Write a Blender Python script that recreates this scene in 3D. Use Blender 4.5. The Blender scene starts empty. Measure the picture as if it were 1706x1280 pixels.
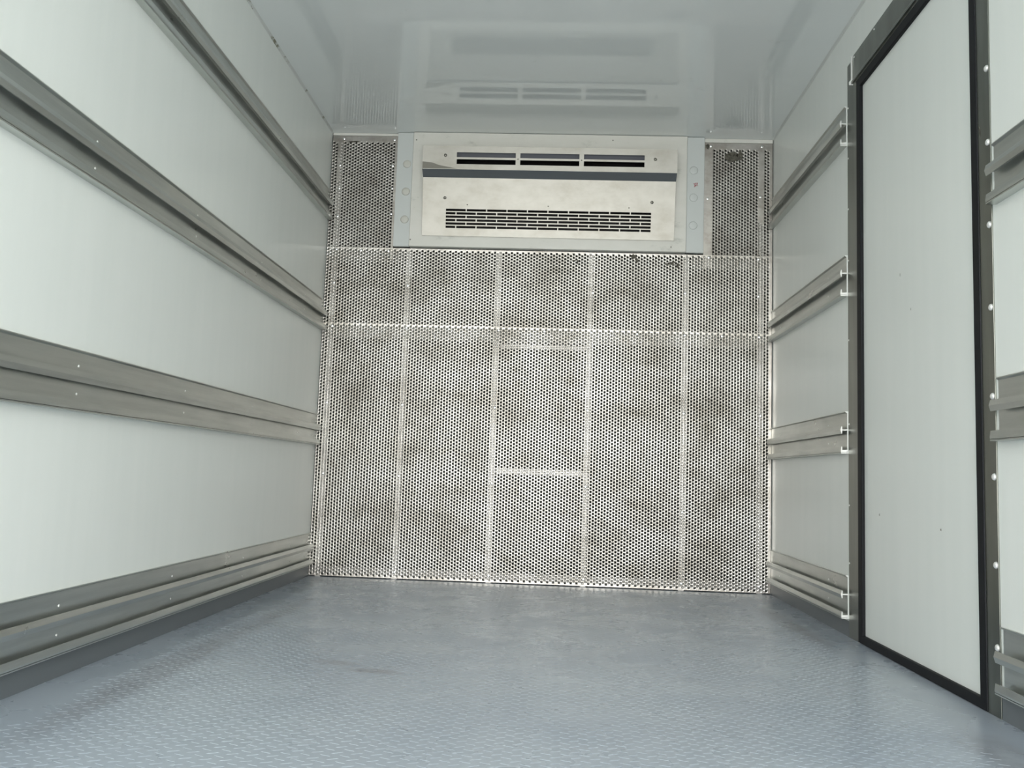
import bpy, bmesh, math, random
import numpy as np
from mathutils import Matrix, Vector
random.seed(7)
C = bpy.context.scene.collection
sc = bpy.context.scene

# ------------------------------------------------------------------ camera
W, HC, YB = 2.10, 2.106, -5.4          # inside width, ceiling height, open rear end
F_PX, YAW, PITCH, ROLL = 1504.5, -0.049093, 0.101049, 0.034454
CAM = Vector((1.11145, -4.16427, 0.49001))
fw = Vector((math.sin(YAW)*math.cos(PITCH), math.cos(YAW)*math.cos(PITCH), math.sin(PITCH)))
r0 = Vector((math.cos(YAW), -math.sin(YAW), 0)); u0 = r0.cross(fw)
rt = math.cos(ROLL)*r0 + math.sin(ROLL)*u0
up = -math.sin(ROLL)*r0 + math.cos(ROLL)*u0
cd = bpy.data.cameras.new('camera'); cam = bpy.data.objects.new('camera', cd); C.objects.link(cam)
cd.sensor_width = 36; cd.lens = F_PX/1706*36; cd.clip_start = .02
cam.matrix_world = Matrix(((rt.x, up.x, -fw.x, CAM.x), (rt.y, up.y, -fw.y, CAM.y), (rt.z, up.z, -fw.z, CAM.z), (0, 0, 0, 1)))
sc.camera = cam

# ------------------------------------------------------------------ daylight
world = bpy.data.worlds.new('overcast_day'); sc.world = world; world.use_nodes = True
nt = world.node_tree; nt.nodes.clear()
out = nt.nodes.new('ShaderNodeOutputWorld'); bg = nt.nodes.new('ShaderNodeBackground')
tc = nt.nodes.new('ShaderNodeTexCoord'); sx = nt.nodes.new('ShaderNodeSeparateXYZ'); rp = nt.nodes.new('ShaderNodeValToRGB')
mr = nt.nodes.new('ShaderNodeMapRange'); mr.inputs[1].default_value = -1; mr.inputs[2].default_value = 1
nt.links.new(tc.outputs['Generated'], sx.inputs[0]); nt.links.new(sx.outputs['Z'], mr.inputs[0])
nt.links.new(mr.outputs[0], rp.inputs[0]); nt.links.new(rp.outputs[0], bg.inputs[0]); nt.links.new(bg.outputs[0], out.inputs[0])
e = rp.color_ramp.elements
e[0].position = 0.0; e[0].color = (.42, .43, .42, 1)
e[1].position = 1.0; e[1].color = (1.0, 1.03, 1.06, 1)
for pos, col in ((.47, (.46, .46, .44, 1)), (.515, (.95, .92, .86, 1)), (.62, (1.0, 1.0, .99, 1))):
    k = e.new(pos); k.color = col
bg.inputs[1].default_value = 2.6
pl = bpy.data.lights.new('open_rear_daylight', 'AREA'); pl.shape = 'RECTANGLE'; pl.size = W; pl.size_y = HC
pl.cycles.is_portal = True                      # guides sampling of the sky through the open rear, gives no light of its own
po = bpy.data.objects.new('open_rear_daylight', pl); C.objects.link(po)
po.location = (W/2, YB-.01, HC/2); po.rotation_euler = (math.radians(90), 0, 0)
sc.view_settings.view_transform = 'Standard'; sc.view_settings.look = 'None'
sc.view_settings.gamma = 1; sc.view_settings.use_curve_mapping = False
sc.view_settings.exposure = 1.92

# ------------------------------------------------------------------ materials
def mat(name, col, rough=.5, metal=0., spec=.5):
    m = bpy.data.materials.new(name); m.use_nodes = True
    b = m.node_tree.nodes['Principled BSDF']
    b.inputs['Base Color'].default_value = (*col, 1); b.inputs['Roughness'].default_value = rough
    b.inputs['Metallic'].default_value = metal; b.inputs['Specular IOR Level'].default_value = spec
    return m, m.node_tree, b
def noise(t, scale, detail=3, rough=.55, stretch=(1, 1, 1), coord='Object', dist=0):
    tcn = t.nodes.new('ShaderNodeTexCoord'); mp = t.nodes.new('ShaderNodeMapping'); n = t.nodes.new('ShaderNodeTexNoise')
    mp.inputs['Scale'].default_value = stretch
    n.inputs['Scale'].default_value = scale; n.inputs['Detail'].default_value = detail; n.inputs['Roughness'].default_value = rough
    n.inputs['Distortion'].default_value = dist
    t.links.new(tcn.outputs[coord], mp.inputs[0]); t.links.new(mp.outputs[0], n.inputs[0])
    return n.outputs[0]
def ramp(t, src, stops):
    r = t.nodes.new('ShaderNodeValToRGB'); t.links.new(src, r.inputs[0]); el = r.color_ramp.elements
    while len(el) < len(stops): el.new(.5)
    for x, (p, c) in zip(el, stops): x.position = p; x.color = (*c, 1) if len(c) == 3 else c
    return r.outputs[0]
def mixc(t, a, b, fac, mode='MIX'):
    m = t.nodes.new('ShaderNodeMix'); m.data_type = 'RGBA'; m.blend_type = mode
    for i, v in ((0, fac), (6, a), (7, b)):
        if hasattr(v, 'links') or hasattr(v, 'is_output'): t.links.new(v, m.inputs[i])
        else: m.inputs[i].default_value = v if i == 0 else (*v, 1)
    return m.outputs[2]
def bump(t, b, src, strength, dist=.001):
    n = t.nodes.new('ShaderNodeBump'); n.inputs['Strength'].default_value = strength; n.inputs['Distance'].default_value = dist
    t.links.new(src, n.inputs['Height']); t.links.new(n.outputs[0], b.inputs['Normal'])
def g(v): return (v, v, v)

M = {}
# white glossy fibreglass wall lining
m, t, b = mat('white_wall_lining', (.84, .87, .83), .24); M['wall'] = m
t.links.new(ramp(t, noise(t, 3, 4, stretch=(6, 6, .5)), [(.3, (.865, .895, .86)), (.7, (.89, .915, .88))]), b.inputs['Base Color'])
m, t, b = mat('white_ceiling_lining', (.66, .69, .67), .05); M['ceil'] = m; b.inputs['IOR'].default_value = 1.95
t.links.new(ramp(t, noise(t, 5, 6, .7, dist=1), [(.22, (.74, .77, .75)), (.34, (.865, .90, .895)), (.7, (.88, .915, .91))]), b.inputs['Base Color'])
m, t, b = mat('white_door_skin', (.74, .77, .73), .3); M['door'] = m
t.links.new(ramp(t, noise(t, 3, 4, stretch=(6, 6, .5)), [(.3, (.865, .895, .86)), (.7, (.89, .915, .88))]), b.inputs['Base Color'])
# grey floor paint
m, t, b = mat('grey_floor_paint', (.27, .30, .335), .32); M['floor'] = m
big = ramp(t, noise(t, 2.0, 2, .5, dist=.3), [(.3, (.305, .35, .405)), (.5, (.34, .385, .435)), (.72, (.375, .42, .465))])
def patch(cx, cy, rx, ry, rot):
    tcn = t.nodes.new('ShaderNodeTexCoord'); mp = t.nodes.new('ShaderNodeMapping'); gr_ = t.nodes.new('ShaderNodeTexGradient')
    mp.vector_type = 'TEXTURE'; mp.inputs['Location'].default_value = (cx, cy, 0); mp.inputs['Rotation'].default_value = (0, 0, rot); mp.inputs['Scale'].default_value = (rx, ry, 1)
    gr_.gradient_type = 'SPHERICAL'; t.links.new(tcn.outputs['Object'], mp.inputs[0]); t.links.new(mp.outputs[0], gr_.inputs[0])
    return gr_.outputs['Fac']
blotch = noise(t, 14, 4, .65)
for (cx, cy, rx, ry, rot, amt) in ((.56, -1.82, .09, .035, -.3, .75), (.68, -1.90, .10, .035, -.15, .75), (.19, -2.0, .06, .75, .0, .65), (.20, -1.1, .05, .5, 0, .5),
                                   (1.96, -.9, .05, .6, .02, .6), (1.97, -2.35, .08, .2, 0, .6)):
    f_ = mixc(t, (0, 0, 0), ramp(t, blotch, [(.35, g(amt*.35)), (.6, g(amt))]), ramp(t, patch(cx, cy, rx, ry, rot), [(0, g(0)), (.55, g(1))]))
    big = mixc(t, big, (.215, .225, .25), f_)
t.links.new(big, b.inputs['Base Color'])
t.links.new(ramp(t, noise(t, 6, 4), [(.3, g(.22)), (.7, g(.34))]), b.inputs['Roughness'])
bump(t, b, noise(t, 11, 2), .10, .004)
# perforated sheet: dull stainless with stains
def sheet(name, lo, mid, hi, rlo, rhi):
    m, t, b = mat(name, mid, .4, 1.0)
    st = ramp(t, noise(t, 4.2, 5, .62, stretch=(1, 1, 1.3), dist=.15), [(.32, lo), (.50, mid), (.68, hi)])
    st2 = ramp(t, noise(t, 26, 4, .65), [(.32, (.66, .63, .58)), (.5, g(1))])
    t.links.new(mixc(t, st, st2, .4, 'MULTIPLY'), b.inputs['Base Color'])
    t.links.new(ramp(t, noise(t, 5, 3, .6), [(.3, g(rlo)), (.7, g(rhi))]), b.inputs['Roughness'])
    return m
M['sheet'] = sheet('stained_perforated_steel', (.32, .30, .268), (.475, .455, .425), (.58, .565, .54), .27, .38)
M['sheet_dark'] = sheet('tarnished_perforated_steel', (.27, .25, .225), (.40, .385, .36), (.50, .485, .46), .36, .48)
m, t, b = mat('galvanised_batten', (.44, .43, .41), .45, .6); M['batten'] = m
m, t, b = mat('dark_backing', (.035, .033, .03), .8); M['back'] = m
# brushed aluminium rail
m, t, b = mat('aluminium_rail', (.47, .48, .46), .34, .95); M['rail'] = m
t.links.new(ramp(t, noise(t, 4, 5, .6, stretch=(1, .5, 9)), [(.3, (.53, .55, .53)), (.55, (.63, .65, .625)), (.75, (.70, .715, .69))]), b.inputs['Base Color'])
t.links.new(ramp(t, noise(t, 8, 4), [(.3, g(.27)), (.7, g(.42))]), b.inputs['Roughness'])
m, t, b = mat('steel_door_frame', (.30, .31, .28), .3, .95); M['frame'] = m
t.links.new(ramp(t, noise(t, 2, 4, stretch=(8, 8, 1)), [(.3, (.18, .19, .17)), (.7, (.25, .26, .235))]), b.inputs['Base Color'])
m, t, b = mat('bright_cut_edge', (.88, .89, .87), .4, .4); M['edge'] = m
m, t, b = mat('bright_rivet', (.92, .92, .90), .3, .5); M['rivet'] = m; bright = mat('polished_rivet', (.97, .97, .96), .2, 1.0)[0]
m, t, b = mat('grey_screw', (.25, .24, .21), .4, .8); M['screw'] = m
m, t, b = mat('black_rubber', (.010, .011, .013), .55, 0., .2); M['rubber'] = m
# cooling unit
m, t, b = mat('cream_housing', (.72, .70, .65), .38); M['house'] = m
t.links.new(ramp(t, noise(t, 9, 5, .65, stretch=(1, 1, 2)), [(.28, (.62, .62, .57)), (.40, (.80, .79, .735)), (.7, (.84, .825, .775))]), b.inputs['Base Color'])
m, t, b = mat('pale_blue_flange', (.68, .71, .70), .35); M['flange'] = m
m, t, b = mat('satin_face_sheet', (.78, .75, .69), .42, .35); M['face'] = m
t.links.new(ramp(t, noise(t, 5, 5, .6, stretch=(2, 1, 3)), [(.3, (.50, .475, .42)), (.5, (.57, .55, .50)), (.7, (.62, .60, .55))]), b.inputs['Base Color'])
m, t, b = mat('dark_grey_strip', (.135, .15, .165), .5, .1); M['strip'] = m
m, t, b = mat('duct_black', (.012, .010, .010), .7); M['duct'] = m
m, t, b = mat('louvre_grey', (.10, .105, .13), .45); M['louvre'] = m
m, t, b = mat('plug_ivory', (.66, .655, .60), .45); M['plug'] = m
m, t, b = mat('plug_dimple', (.56, .55, .48), .5); M['dimple'] = m
m, t, b = mat('red_marker', (.42, .06, .08), .6); M['red'] = m
m, t, b = mat('dried_dirt', (.085, .08, .062), .9); M['dirt'] = m
t.links.new(ramp(t, noise(t, 90, 4), [(.3, (.05, .046, .036)), (.7, (.17, .16, .13))]), b.inputs['Base Color'])
m, t, b = mat('grey_sealant', (.50, .52, .50), .5); M['seal'] = m; kick = mat('dark_grey_kick_paint', (.145, .16, .172), .4)[0]; mark_mat = mat('grey_brown_mark', (.27, .255, .22), .6)[0]
t.links.new(ramp(t, noise(t, 7, 5, .7), [(.36, (.24, .24, .17)), (.43, (.68, .70, .68))]), b.inputs['Base Color'])

# ------------------------------------------------------------------ helpers
def link(name, me, m, parent=None):
    o = bpy.data.objects.new(name, me); C.objects.link(o)
    if m is not None and not me.materials: me.materials.append(m)
    if parent is not None: o.parent = parent
    return o
def obj(name, bm, m, parent=None, bevel=0, smooth=False):
    me = bpy.data.meshes.new(name); bmesh.ops.recalc_face_normals(bm, faces=bm.faces); bm.to_mesh(me); bm.free()
    if smooth:
        for p in me.polygons: p.use_smooth = True
    o = link(name, me, m, parent)
    if bevel:
        md = o.modifiers.new('bevel', 'BEVEL'); md.width = bevel; md.segments = 2; md.limit_method = 'ANGLE'
    return o
def tag(o, label, cat, group=None, kind=None):
    o['label'] = label; o['category'] = cat
    if group: o['group'] = group
    if kind: o['kind'] = kind
    return o
def empty(name, loc):
    o = bpy.data.objects.new(name, None); o.location = loc; C.objects.link(o); o.empty_display_size = .05
    return o
def box(bm, x0, x1, y0, y1, z0, z1):
    v = [bm.verts.new(p) for p in ((x0, y0, z0), (x1, y0, z0), (x1, y1, z0), (x0, y1, z0), (x0, y0, z1), (x1, y0, z1), (x1, y1, z1), (x0, y1, z1))]
    for f in ((0, 3, 2, 1), (4, 5, 6, 7), (0, 1, 5, 4), (1, 2, 6, 5), (2, 3, 7, 6), (3, 0, 4, 7)): bm.faces.new([v[i] for i in f])
    return bm
def BX(*a): return box(bmesh.new(), *a)
def prism(bm, pts, fn0, fn1):
    """pts: 2D outline; fn0/fn1 map it to the two ends"""
    a = [bm.verts.new(fn0(*p)) for p in pts]; b_ = [bm.verts.new(fn1(*p)) for p in pts]
    n = len(pts)
    bm.faces.new(a); bm.faces.new(b_[::-1])
    for i in range(n): bm.faces.new((a[i], b_[i], b_[(i+1) % n], a[(i+1) % n]))
    return bm
def holed(rect, holes, fn, depth):
    """sheet with rectangular holes and solid thickness; fn(u, v, w) -> point"""
    bm = bmesh.new(); us = sorted({rect[0], rect[1], *[h[0] for h in holes], *[h[1] for h in holes]})
    vs = sorted({rect[2], rect[3], *[h[2] for h in holes], *[h[3] for h in holes]})
    us = [u for i, u in enumerate(us) if i == 0 or u-us[i-1] > 1e-6]; vs = [v for i, v in enumerate(vs) if i == 0 or v-vs[i-1] > 1e-6]
    solid = [[not any(h[0] < (us[i]+us[i+1])/2 < h[1] and h[2] < (vs[j]+vs[j+1])/2 < h[3] for h in holes) for j in range(len(vs)-1)] for i in range(len(us)-1)]
    cache = {}
    def V(i, j, w):
        k = (i, j, w)
        if k not in cache: cache[k] = bm.verts.new(fn(us[i], vs[j], depth if w else 0))
        return cache[k]
    S = lambda i, j: 0 <= i < len(us)-1 and 0 <= j < len(vs)-1 and solid[i][j]
    for i in range(len(us)-1):
        for j in range(len(vs)-1):
            if not S(i, j): continue
            bm.faces.new((V(i, j, 0), V(i+1, j, 0), V(i+1, j+1, 0), V(i, j+1, 0)))
            bm.faces.new((V(i, j, 1), V(i, j+1, 1), V(i+1, j+1, 1), V(i+1, j, 1)))
            for (di, dj, p, q) in ((-1, 0, (i, j), (i, j+1)), (1, 0, (i+1, j), (i+1, j+1)), (0, -1, (i, j), (i+1, j)), (0, 1, (i, j+1), (i+1, j+1))):
                if not S(i+di, j+dj): bm.faces.new((V(*p, 0), V(*q, 0), V(*q, 1), V(*p, 1)))
    return bm
def dome(r, h, n=12, rings=3, flat=False):
    """button head around local +Z"""
    bm = bmesh.new(); prev = [bm.verts.new((r*math.cos(a), r*math.sin(a), 0)) for a in [2*math.pi*i/n for i in range(n)]]
    base = prev
    for k in range(1, rings):
        th = k/rings*math.pi/2
        cur = [bm.verts.new((r*math.cos(th)*math.cos(2*math.pi*i/n), r*math.cos(th)*math.sin(2*math.pi*i/n), h*math.sin(th))) for i in range(n)]
        for i in range(n): bm.faces.new((prev[i], prev[(i+1) % n], cur[(i+1) % n], cur[i]))
        prev = cur
    bm.faces.new(prev); bm.faces.new(base[::-1])
    me = bpy.data.meshes.new('button_head'); bm.to_mesh(me); bm.free()
    for p in me.polygons: p.use_smooth = True
    return me
FRONT = Matrix.Rotation(math.radians(90), 4, 'X')       # +Z -> -Y
EAST = Matrix.Rotation(math.radians(90), 4, 'Y')        # +Z -> +X
WEST = Matrix.Rotation(math.radians(-90), 4, 'Y')       # +Z -> -X
def put(name, me, m, parent, p, rot):
    o = link(name, me, m, parent); o.matrix_basis = Matrix.Translation(p) @ rot
    return o
def unp(X, Z, d):
    """point seen at (X, Z) on the back plane, moved along its sight line to depth d in front of it"""
    s = (-CAM.y-d)/(-CAM.y)
    return CAM.x+(X-CAM.x)*s, CAM.z+(Z-CAM.z)*s

# ------------------------------------------------------------------ box body (setting)
TH = .07
fl = bmesh.new(); box(fl, -TH, W+TH, YB, .09, -TH, 0)
P = .0345                                                # raised tread lugs, two directions, pressed in the plate
def lug(cx, cy, s):
    L, w, h = .0130, .0019, .0005
    a = math.radians(24)*s + random.uniform(-.05, .05); c_, s_ = math.cos(a), math.sin(a)
    q = lambda u, v, z: (cx+u*c_-v*s_, cy+u*s_+v*c_, z)
    p = [fl.verts.new(q(*k)) for k in ((-L, 0, -.0002), (0, -w, -.0002), (L, 0, -.0002), (0, w, -.0002), (-L*.55, 0, h), (L*.55, 0, h))]
    for f in ((0, 1, 4), (1, 5, 4), (1, 2, 5), (2, 3, 5), (3, 4, 5), (3, 0, 4)): fl.faces.new([p[i] for i in f])
ny = int(3.0/P)
for j in range(ny):
    y = -.12-j*P
    edge = .12+.012*math.sin(y*5)+.01*math.sin(y*13+1)
    for i in range(int(W/P)+1):
        for k, s in ((0, -1), (.5, 1)):
            x = (i+k+.25)*P; yy = y-k*P
            if edge < x < W-edge-.015: lug(x, yy, s)
tag(obj('floor', fl, M['floor']), 'grey painted tread plate floor of the cargo box', 'floor', kind='structure')
tag(obj('ceiling', BX(-TH, W+TH, YB, .09, HC, HC+TH), M['ceil']), 'glossy white ceiling mirroring the cooling unit', 'ceiling', kind='structure')
tag(obj('wall_left', BX(-TH, 0, YB, .09, 0, HC), M['wall']), 'white lined wall on the left carrying four long rails', 'wall', kind='structure')
DY0, DY1, DZ0, DZ1 = -1.178, -2.036, .0, 1.858           # doorway in the right wall
wr = holed((YB, .09, 0, HC), [(DY1, DY0, DZ0, DZ1)], lambda u, v, w: (W+w, u, v), TH)
tag(obj('wall_right', wr, M['wall']), 'white lined wall on the right around the side door', 'wall', kind='structure')
tag(obj('wall_back', BX(0, W, .05, .09, 0, HC), M['back']), 'dark bulkhead behind the perforated sheets', 'wall', kind='structure')
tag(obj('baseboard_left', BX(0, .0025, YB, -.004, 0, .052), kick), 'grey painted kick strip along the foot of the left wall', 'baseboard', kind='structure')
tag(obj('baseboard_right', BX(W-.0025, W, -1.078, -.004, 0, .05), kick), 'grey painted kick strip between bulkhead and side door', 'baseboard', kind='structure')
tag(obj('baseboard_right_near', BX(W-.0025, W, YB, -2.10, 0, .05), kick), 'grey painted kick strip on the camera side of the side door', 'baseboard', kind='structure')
for n, x, s, txt in ((1, 0, 1, 'left'), (2, W, -1, 'right')):
    bm = bmesh.new()
    prism(bm, [(0, 0), (.008, 0), (.003, -.003), (0, -.008)], lambda u, v: (x+s*u, YB, HC+v), lambda u, v: (x+s*u, -.002, HC+v))
    tag(obj('trim_%d' % n, bm, M['seal']), 'thin grey sealant bead between ceiling and %s wall' % txt, 'trim', kind='structure')

# ------------------------------------------------------------------ side door and its frame
door = obj('door_1', BX(W+.004, W+.05, DY1+.012, DY0-.012, .012, DZ1-.012), M['door'])
tag(door, 'tall white side door edged with black rubber in the right wall', 'door', kind='structure')
gs = holed((DY1, DY0, DZ0+.001, DZ1), [(-2.003, -1.217, .027, 1.825)], lambda u, v, w: (W-.006+w, u, v), .03)
obj('door_gasket', gs, M['rubber'], door, bevel=.003)['label'] = 'black rubber door gasket'
bolt_me = dome(.0085, .006, 12, 3); rivet_me = dome(.0055, .0030, 10, 3); small_me = dome(.0036, .002, 10, 3)
FT = .003
jl = obj('trim_3', BX(W-FT, W, DY0, -1.080, 0, 1.955), M['frame'], bevel=.0006)
tag(jl, 'dull steel jamb on the bulkhead side of the side door', 'door frame', kind='structure')
obj('polished_edge', BX(W-FT-.0008, W-.001, DY0-.0012, DY0, .0, 1.86), M['edge'], jl)['label'] = 'bright cut edge'
for z in (1.80, 1.62, 1.44, 1.26, .985, .70, .43, .24): put('rivet', small_me, M['rivet'], jl, (W-FT, -1.088, z), WEST)
jr = obj('trim_4', BX(W-FT, W, -2.096, DY1, 0, 1.955), M['frame'], bevel=.0006)
tag(jr, 'dull steel jamb on the camera side of the side door', 'door frame', kind='structure')
for z in (1.477, 1.298, 1.102, .909, .705, .524, .329, .15): put('bolt', bolt_me, M['rivet'], jr, (W-FT, -2.086, z), WEST)
hd = bmesh.new()                                        # header with a lip hooked over the gasket
prism(hd, [(0, 1.963), (.004, 1.963), (.0055, 1.945), (.0055, 1.880), (.010, 1.872), (.010, 1.864), (.0, 1.864)],
      lambda u, v: (W-u, -1.1415, v), lambda u, v: (W-u, -2.11, v))
hd = obj('trim_5', hd, M['frame'])
tag(hd, 'dull steel header above the side door', 'door frame', kind='structure')
ed = bmesh.new()
prism(ed, [(0.001, 1.964), (.0085, 1.964), (.0100, 1.945), (.0100, 1.880), (.0165, 1.872), (.0165, 1.861), (.001, 1.861)],
      lambda u, v: (W-u, -1.139, v), lambda u, v: (W-u, -1.1415, v))
obj('polished_edge', ed, M['edge'], hd)['label'] = 'bright cut edge'
for y in (-1.16, -1.353, -1.55, -1.75, -1.95): put('rivet', small_me, M['rivet'], hd, (W-.005, y, 1.952), WEST)

for y, z, w_, h_ in ((-1.783, .39, .010, .008), (-1.346, .41, .008, .010), (-1.526, 1.112, .003, .014), (-1.603, .996, .003, .010)):
    sm = bmesh.new()
    prism(sm, [(y+w_/2*random.uniform(.5, 1)*math.cos(k*.7), z+h_/2*random.uniform(.5, 1)*math.sin(k*.7)) for k in range(9)], lambda u, v: (W+.0037, u, v), lambda u, v: (W+.004, u, v))
    obj('scuff_mark', sm, mark_mat, door)
nk = bmesh.new(); prism(nk, [(-2.040, 1.356), (-2.050, 1.345), (-2.049, 1.325), (-2.044, 1.336)], lambda u, v: (W-FT-.0004, u, v), lambda u, v: (W-FT, u, v))
obj('scratch', nk, M['dirt'], jr)
sw = empty('wall_screw', (W, -2.137, .632)); put('screw_head', rivet_me, M['screw'], sw, (0, 0, 0), WEST)
tag(sw, 'small dark screw in the right wall just below the middle rail past the door', 'screw')

# ------------------------------------------------------------------ cargo rails
PROF = [(0, 0), (.009, .001), (.009, -.0015), (.0032, -.005), (.0032, -.0600), (.0195, -.0608), (.0200, -.0500), (.0220, -.0500), (.0255, -.0625),
        (.0220, -.0750), (.0200, -.0750), (.0195, -.0638), (.0032, -.0646), (.0032, -.1290), (.0195, -.1300), (.0202, -.1185), (.0224, -.1185),
        (.0245, -.1330), (.0240, -.1372), (.0032, -.1372), (.0032, -.1382), (.0240, -.1384), (.0236, -.1415), (0, -.1415)]
def rail(side, ztop, ya, yb, label, group, rivets):
    root_x = 0 if side < 0 else W
    sgn = 1 if side < 0 else -1
    bm = bmesh.new()
    prism(bm, PROF, lambda u, v: (root_x+sgn*u, ya, ztop+v), lambda u, v: (root_x+sgn*u, yb, ztop+v))
    o = obj('cargo_rail', bm, M['rail'])
    tag(o, label, 'rail', group)
    if side > 0 and yb > -2:                              # bright sawn end beside the door
        ce = bmesh.new(); prism(ce, PROF, lambda u, v: (root_x+sgn*u, yb-.0015, ztop+v), lambda u, v: (root_x+sgn*u, yb, ztop+v))
        obj('sawn_end', ce, M['edge'], o)['label'] = 'bright sawn end of the rail'
    for y in rivets:
        if not (min(ya, yb)+.01 < y < max(ya, yb)-.01): continue
        for dz in (-.036, -.101):
            put('rivet', small_me, M['rivet'], o, (root_x+sgn*.0032, y, ztop+dz), EAST if side < 0 else WEST)
    return o
ZT = (1.815, 1.283, .744, .198)
RV = (-.09, -.32, -.91, -1.52, -2.13, -2.74, -3.35)
for z, wd in zip(ZT, ('topmost long aluminium cargo rail on the left wall, just below the ceiling', 'second aluminium cargo rail from the top on the left wall',
                      'third aluminium cargo rail from the top on the left wall', 'lowest aluminium cargo rail on the left wall, above the grey kick strip')):
    rail(-1, z, -.003, YB+.02, wd, 'long cargo rails on the left wall', RV)
for z, wd in zip(ZT, ('topmost short aluminium cargo rail between the bulkhead and the side door', 'second short cargo rail from the top between bulkhead and side door',
                      'third short cargo rail from the top between bulkhead and side door', 'lowest short aluminium cargo rail between bulkhead and side door')):
    rail(1, z, -.003, -1.066, wd, 'short cargo rails between bulkhead and side door', (-.16, -.86))
for z, wd in zip(ZT[1:], ('upper cargo rail at the right edge, past the side door', 'middle cargo rail at the right edge, past the side door',
                          'lowest cargo rail at the right edge, past the side door')):
    rail(1, z, -2.112, YB+.02, wd, 'cargo rails past the side door', (-2.6, -3.3))

# ------------------------------------------------------------------ perforated sheets
PX_, PZ_, HR = .01325, .0153, .0042
def perforated(name, x0, x1, z0, z1, mg, m, y=0., t_=.0012, plain=(), x_shift=0.):
    """hex-staggered round holes cut through; mg = (left, right, bottom, top) margins without holes"""
    V, Fc = [], []
    ang = [math.pi/4*k for k in range(8)]
    def quad(a, b_, c, d):
        if b_-a < 1e-6 or d-c < 1e-6: return
        n = len(V); V.extend(((a, y, c), (b_, y, c), (b_, y, d), (a, y, d))); Fc.append((n, n+1, n+2, n+3))
    i0 = math.ceil(mg[0]/PX_-1e-4); i1 = math.floor((x1-x0-mg[1])/PX_)-1; X0 = x0-x_shift
    quad(x0, X0+i0*PX_, z0, z1); quad(X0+(i1+1)*PX_, x1, z0, z1)
    for i in range(i0, i1+1):
        a, b_ = X0+i*PX_, X0+(i+1)*PX_; Z0 = z0+mg[2]; off = (.5 if i % 2 else 0)*PZ_+Z0
        j0 = 0; j1 = math.floor((z1-z0-mg[2]-mg[3]-(off-Z0))/PZ_+.08)-1
        if j1 < j0: quad(a, b_, z0, z1); continue
        quad(a, b_, z0, j0*PZ_+off); quad(a, b_, (j1+1)*PZ_+off, z1)
        cx = (a+b_)/2
        for j in range(j0, j1+1):
            c, d = j*PZ_+off, (j+1)*PZ_+off; cz = (c+d)/2; d = min(d, z1)
            if any(p[0] < cx < p[1] and p[2] < cz < p[3] for p in plain): quad(a, b_, c, d); continue
            n = len(V)
            V.extend(((b_, y, cz), (b_, y, d), (cx, y, d), (a, y, d), (a, y, cz), (a, y, c), (cx, y, c), (b_, y, c)))
            V.extend((cx+HR*math.cos(q), y, cz+HR*math.sin(q)) for q in ang)
            V.extend((cx+HR*math.cos(q), y+t_, cz+HR*math.sin(q)) for q in ang)
            for k in range(8):
                k2 = (k+1) % 8
                Fc.append((n+k, n+8+k, n+8+k2, n+k2)); Fc.append((n+8+k, n+16+k, n+16+k2, n+8+k2))
    n = len(V)                                            # folded rim round the sheet
    V.extend(((x0, y, z0), (x1, y, z0), (x1, y, z1), (x0, y, z1), (x0, y+t_, z0), (x1, y+t_, z0), (x1, y+t_, z1), (x0, y+t_, z1)))
    for k in range(4): Fc.append((n+k, n+(k+1) % 4, n+4+(k+1) % 4, n+4+k))
    me = bpy.data.meshes.new(name); va = np.array(V, np.float32)
    me.vertices.add(len(V)); me.vertices.foreach_set('co', va.ravel())
    me.loops.add(4*len(Fc)); me.loops.foreach_set('vertex_index', np.array(Fc, np.int32).ravel())
    me.polygons.add(len(Fc)); me.polygons.foreach_set('loop_start', np.arange(0, 4*len(Fc), 4, dtype=np.int32))
    me.update(calc_edges=True); me.validate()
    return link(name, me, m)
ZS1, ZS2, ZTOP = 77*.0153, 101*.0153, 2.092
UX0, UX1 = .322, 1.776                                   # cooling unit's sides
YM, YS = .0014, .0028                                     # each sheet laps behind the one below it
GR = 'perforated steel sheets on the bulkhead'
low = perforated('perforated_sheet', .004, W-.004, .0045, ZS1-.0007, (0, 0, .0025, .0), M['sheet'])
tag(low, 'largest perforated steel sheet, covering the bulkhead down to the floor', 'metal sheet', GR)
mid = perforated('perforated_sheet', .004, W-.004, 1.1125, ZS2-.0007, (0, 0, .0, .0), M['sheet'], y=YM)
tag(mid, 'wide low perforated steel sheet directly under the cooling unit', 'metal sheet', GR)
sl = perforated('perforated_sheet', .004, UX0-.003, 1.4835, ZTOP, (0, .002, .0, .026), M['sheet_dark'], y=YS, plain=((.03, .05, 1.86, 2.1),))
tag(sl, 'narrow tarnished perforated sheet left of the cooling unit', 'metal sheet', GR)
sr = perforated('perforated_sheet', UX1+.003, W-.004, 1.4835, ZTOP-.006, (.027, 0, .0, .026), M['sheet_dark'], y=YS, plain=((2.03, 2.055, 1.7, 2.1),))
tag(sr, 'narrow tarnished perforated sheet right of the cooling unit, with a dirt patch', 'metal sheet', GR)
flat_me = dome(.0062, .0014, 12, 3)
def rivets(parent, pts, me=flat_me):
    for x, z in pts: put('rivet', me, bright, parent, (x, {mid: YM, sl: YS, sr: YS}.get(parent, 0), z), FRONT)
rivets(low, [(x, 1.163) for x in (.049, .231, .401, .602, .835, 1.05, 1.27, 1.48, 1.699, 1.87, 2.04)])
rivets(low, [(.043, .47), (.043, .80), (.398, .47), (.398, .80), (.83, .80), (.83, .45), (1.26, .80), (1.26, .45), (1.70, .80), (1.70, .35), (2.048, .80), (2.048, .30)])
rivets(low, [(x, .032) for x in (.398, .83, 1.26, 1.70, 2.048)])
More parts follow.
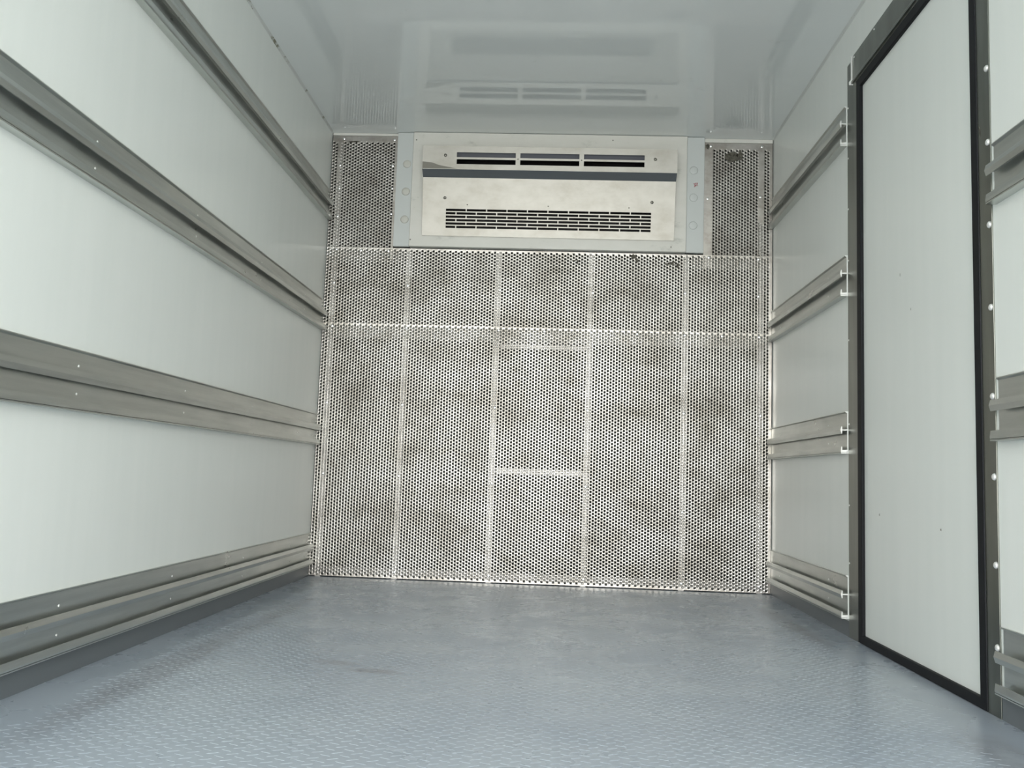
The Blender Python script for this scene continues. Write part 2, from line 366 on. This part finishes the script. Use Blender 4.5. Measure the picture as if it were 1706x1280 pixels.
rivets(mid, [(.045, 1.371), (.398, 1.365), (.835, 1.355), (1.271, 1.352), (1.699, 1.36), (2.035, 1.354)])
rivets(mid, [(.048, 1.533), (.166, 1.53), (.298, 1.53), (1.805, 1.533), (2.034, 1.53)])
rivets(sl, [(.056, 2.078), (.301, 2.076), (.043, 1.945), (.298, 1.947), (.046, 1.832), (.301, 1.835), (.045, 1.695), (.302, 1.711)])
rivets(sr, [(1.809, 2.070), (2.047, 2.071), (1.796, 1.815), (2.041, 1.828)])
def blot(parent, cx, cz, w, h, n=14, jag=.35):
    y1 = {mid: YM, sl: YS, sr: YS}[parent]; y = y1-.0009
    bm = bmesh.new(); pts = []
    for k in range(n):
        a = 2*math.pi*k/n; r = 1+random.uniform(-jag, jag); pts.append((cx+w/2*r*math.cos(a), cz+h/2*r*math.sin(a)))
    prism(bm, pts, lambda u, v: (u, y, v), lambda u, v: (u, y1, v))
    return obj('dirt_smear', bm, M['dirt'], parent)
blot(sr, 1.906, 2.018, .066, .058, 18, .2); blot(sr, 1.945, 2.026, .03, .046)
blot(sr, 1.792, 2.066, .016, .026)
blot(sl, .105, 2.063, .05, .008)
for x, z, w, h in ((1.455, 1.530, .02, .02), (1.470, 1.512, .010, .03), (1.18, 1.505, .024, .006), (1.195, 1.496, .006, .02), (1.625, 1.498, .05, .008), (1.66, 1.488, .012, .022), (1.64, 1.505, .02, .008)):
    blot(mid, x, z, w, h, 11, .5)
for n, x0, x1, z0, txt in ((6, .004, UX0-.003, ZTOP+.001, 'left'), (7, UX1+.003, W-.004, ZTOP-.005, 'right')):
    tag(obj('trim_%d' % n, BX(x0, x1, .0, .02, z0, HC-.001), M['house']), 'thin pale strip between ceiling and the narrow sheet %s of the cooling unit' % txt, 'trim', kind='structure')
# battens showing through the holes
BT = (.0042, .018)
def batten(x0, x1, z0, z1, label, dy=0.):
    o = obj('batten', BX(x0, x1, BT[0]+dy, BT[1]+dy, z0, z1), M['batten'])
    return tag(o, label, 'batten', 'battens behind the perforated sheets')
VT = ((.043, 'pale upright batten behind the holes, next to the left wall'), (.396, 'second pale upright batten from the left wall behind the holes'),
      (.829, 'pale upright batten on the left side of the central frame'), (1.258, 'pale upright batten on the right side of the central frame'),
      (1.699, 'second pale upright batten from the right wall behind the holes'), (2.048, 'pale upright batten behind the holes, next to the right wall'))
for x, lb in VT: batten(x-.0125, x+.0125, .0, 1.54, lb)
batten(.006, W-.006, 1.111, 1.186, 'wide level batten behind the seam of the two large sheets', .0142)
batten(.845, 1.244, 1.079, 1.1, 'thin level batten at the top of the central frame')
batten(.845, 1.244, .497, .523, 'level batten across the middle of the central frame')
batten(.006, W-.006, .014, .046, 'level batten behind the foot of the largest sheet', .0142)
batten(.006, UX0+.05, 1.481, 1.548, 'short level batten under the left narrow sheet', .0142)
batten(UX1-.05, W-.006, 1.481, 1.548, 'short level batten under the right narrow sheet', .0142)
batten(.030, .055, 1.549, 2.09, 'pale upright batten behind the left narrow sheet')
batten(2.028, 2.055, 1.549, 2.08, 'pale upright batten behind the right narrow sheet')

# ------------------------------------------------------------------ cooling unit
unit = empty('cooling_unit', ((UX0+UX1)/2, 0, ZS2))
tag(unit, 'cream cooling unit with slotted face, high on the bulkhead under the ceiling', 'cooling unit')
inv = Matrix.Translation((-(UX0+UX1)/2, 0, -ZS2))
def upart(name, bm, m, parent=unit, bevel=0):
    if parent is unit: bmesh.ops.transform(bm, matrix=inv, verts=bm.verts)
    return obj(name, bm, m, parent, bevel)
def uput(name, me, m, p, rot=FRONT): return put(name, me, m, unit, inv @ Vector(p), rot)
IX0, IX1 = .399, 1.694
DA, DB, DC, DD = .121, .115, .075, .034                  # how far the face stands out at its four bends
ZA, ZB, ZC, ZD = 2.004, 1.895, 1.868, 1.600
FX0, FX1 = .460, 1.637
YI = -.028                                               # inner surround's front
upart('housing', holed((IX0, IX1, ZS2+.004, HC-.002), [(FX0+.012, FX1-.012, ZD+.012, ZA-.012)], lambda u, v, w: (u, YI+w, v), .05), M['house'], bevel=.002)
fl_l = upart('mounting_flange', BX(UX0, IX0-.0015, -.018, .0005, ZS2+.004, HC-.002), M['flange'], bevel=.0015)
fl_r = upart('mounting_flange', BX(IX1+.0015, UX1, -.018, .0005, ZS2+.004, HC-.002), M['flange'], bevel=.0015)
for f_ in (fl_l, fl_r): f_['label'] = 'pale blue side flange with round plugs'
plug_me = dome(.0195, .004, 20, 4); faint_me = dome(.0195, .0025, 20, 4); dim_me = dome(.009, .0022, 14, 3)
for f_, x, zs in ((fl_l, .371, (1.950, 1.815, 1.679)), (fl_r, 1.727, (1.944, 1.812, 1.679))):
    for z in zs:
        p = put('round_plug', *((plug_me, M['plug']) if f_ is fl_l else (faint_me, M['flange'])), f_, inv @ Vector((x, -.018, z)), FRONT)
# marker scribble on the right flange
mk = bmesh.new()
for (a, b_) in (((-.010, .006), (.008, .009)), ((-.006, -.012), (.010, .010)), ((-.008, .004), (.002, -.008)), ((.0, .010), (-.006, -.012)), ((.006, .008), (.011, -.004)), ((-.002, .0), (.009, -.006))):
    d = Vector((b_[0]-a[0], b_[1]-a[1])).normalized()*.0009; n_ = Vector((-d.y, d.x))
    pts = [(a[0]+n_.x, a[1]+n_.y), (b_[0]+n_.x, b_[1]+n_.y), (b_[0]-n_.x, b_[1]-n_.y), (a[0]-n_.x, a[1]-n_.y)]
    prism(mk, pts, lambda u, v: (1.736+u, -.0184, 1.874+v), lambda u, v: (1.736+u, -.018, 1.874+v))
bmesh.ops.transform(mk, matrix=inv, verts=mk.verts)
obj('marker_scribble', mk, M['red'], fl_r)['label'] = 'small red marker scribble'
# face: upper slotted panel, sloping strip, lower grille panel
def plane_fn(z0, d0, z1, d1):
    L = math.hypot(z1-z0, d1-d0); tz, ty = (z1-z0)/L, -(d1-d0)/L       # along v: from (z0) up to (z1)
    return lambda u, v, w: (u, -(d0+(d1-d0)*(v-z0)/(z1-z0))+w*tz, v-w*ty)
slots = []
for x0, x1 in ((.620, .894), (.915, 1.188), (1.209, 1.487)): slots += [(x0, x1, 1.952, 1.975), (x0, x1, 1.9195, 1.9425)]
upart('upper_panel', holed((FX0, FX1, ZB, ZA), slots, plane_fn(ZB, DB, ZA, DA), .0015), M['face'])
gr = []; gx0, gx1, per, zt = .571, 1.528, .0957, 1.7250
for r in range(6):
    z1 = zt-r*.0156; z0 = z1-.0105
    if r % 2 == 0:
        for k in range(10): gr.append((gx0+k*per+(.0025 if k else 0), gx0+(k+1)*per-(.0025 if k < 9 else 0), z0, z1))
    else:
        xs = [gx0]+[gx0+(k+.5)*per for k in range(10)]+[gx1]
        for k in range(11): gr.append((xs[k]+(.0025 if k else 0), xs[k+1]-(.0025 if k < 10 else 0), z0, z1))
upart('grille_panel', holed((FX0, FX1, ZD, ZC), gr, plane_fn(ZD, DD, ZC, DC), .0015), M['face'])
st = bmesh.new(); prism(st, [(-DB, ZB), (-DB+.001, ZB+.0015), (-DC+.001, ZC+.0015), (-DC, ZC)], lambda u, v: (FX0, u, v), lambda u, v: (FX1, u, v))
upart('sloping_strip', st, M['strip'])['label'] = 'dark grey strip between the two panels'
for x0, x1 in ((FX0, FX0+.0015), (FX1-.0015, FX1)):       # side cheeks and the top of the casing
    ck = bmesh.new(); prism(ck, [(-DA+.0016, ZA), (-DB+.0016, ZB), (-DC+.0016, ZC+.001), (-DD+.0016, ZD), (YI+.01, ZD), (YI+.01, ZA)], lambda u, v: (x0, u, v), lambda u, v: (x1, u, v))
    upart('side_cheek', ck, M['face'])
upart('casing_top', BX(FX0, FX1, -DA+.0016, YI+.01, ZA-.0015, ZA), M['face'])
# inside of the casing
upart('inner_duct', BX(FX0+.014, FX1-.014, .030, .044, ZD+.014, ZA-.014), M['duct'])
upart('divider_shelf', BX(FX0+.003, FX1-.003, -.068, .028, 1.868, 1.871), M['duct'])
lv = bmesh.new(); prism(lv, [(-.100, 1.985), (-.098, 1.987), (-.085, 1.958), (-.087, 1.956)], lambda u, v: (.60, u, v), lambda u, v: (1.51, u, v))
upart('louvre_blade', lv, M['louvre'])['label'] = 'dark blue grey louvre behind the upper slots'
for k, x in enumerate((.757, 1.051, 1.348)):
    fan = bmesh.new(); n = 28
    for i in range(n):                                    # drum rotor with blades
        a = 2*math.pi*i/n; c_, s_ = math.cos(a), math.sin(a); R1, R2 = .026, .032
        pts = [(R1*c_, R1*s_), (R2*math.cos(a+.12), R2*math.sin(a+.12)), (R2*math.cos(a+.18), R2*math.sin(a+.18)), (R1*math.cos(a+.06), R1*math.sin(a+.06))]
        prism(fan, pts, lambda u, v: (x-.10, -.045+u, 1.925+v), lambda u, v: (x+.10, -.045+u, 1.925+v))
    hubp = [(.02*math.cos(2*math.pi*i/16), .02*math.sin(2*math.pi*i/16)) for i in range(16)]
    prism(fan, hubp, lambda u, v: (x-.101, -.045+u, 1.925+v), lambda u, v: (x+.101, -.045+u, 1.925+v))
    upart('blower_drum', fan, M['duct'])
scr_me = dome(.0075, .004, 12, 3); dot_me = dome(.0033, .002, 10, 3)
lowd = lambda z: DD+(DC-DD)*(z-ZD)/(ZC-ZD); upd = lambda z: DB+(DA-DB)*(z-ZB)/(ZA-ZB)
tilt = Matrix.Rotation(math.atan2(DC-DD, ZC-ZD), 4, 'X') @ FRONT
for x, z in ((.567, 1.960), (1.536, 1.957)): uput('screw', scr_me, M['screw'], (x, -upd(z), z))
for x, z in ((.9045, 1.947), (1.1985, 1.947)): uput('screw', dot_me, M['screw'], (x, -upd(z), z))
for x, z in ((.565, 1.775), (1.530, 1.772)): uput('screw', scr_me, M['screw'], (x, -lowd(z), z), tilt)
for x, z in ((.671, 1.745), (1.05, 1.745), (1.425, 1.745)): uput('screw', dot_me, M['screw'], (x, -lowd(z), z), tilt)
for x, z in ((.413, 2.066), (.405, 1.580), (1.345, 2.079), (1.625, 1.571)): uput('screw', dot_me, M['screw'], (x, YI, z))
sg = bmesh.new(); pf = plane_fn(ZB, DB, ZA, DA)  # flat grey-brown patch over the upper panel's lower left corner
prism(sg, [(FX0+.001, ZB+.034), (.505, ZB+.030), (.540, ZB+.018), (.585, ZB+.010), (.625, ZB+.003), (FX0+.001, ZB+.003)], lambda u, v: pf(u, v, -.0004), lambda u, v: pf(u, v, 0))
upart('brown_patch', sg, mark_mat)['label'] = 'grey brown patch on the upper panel'
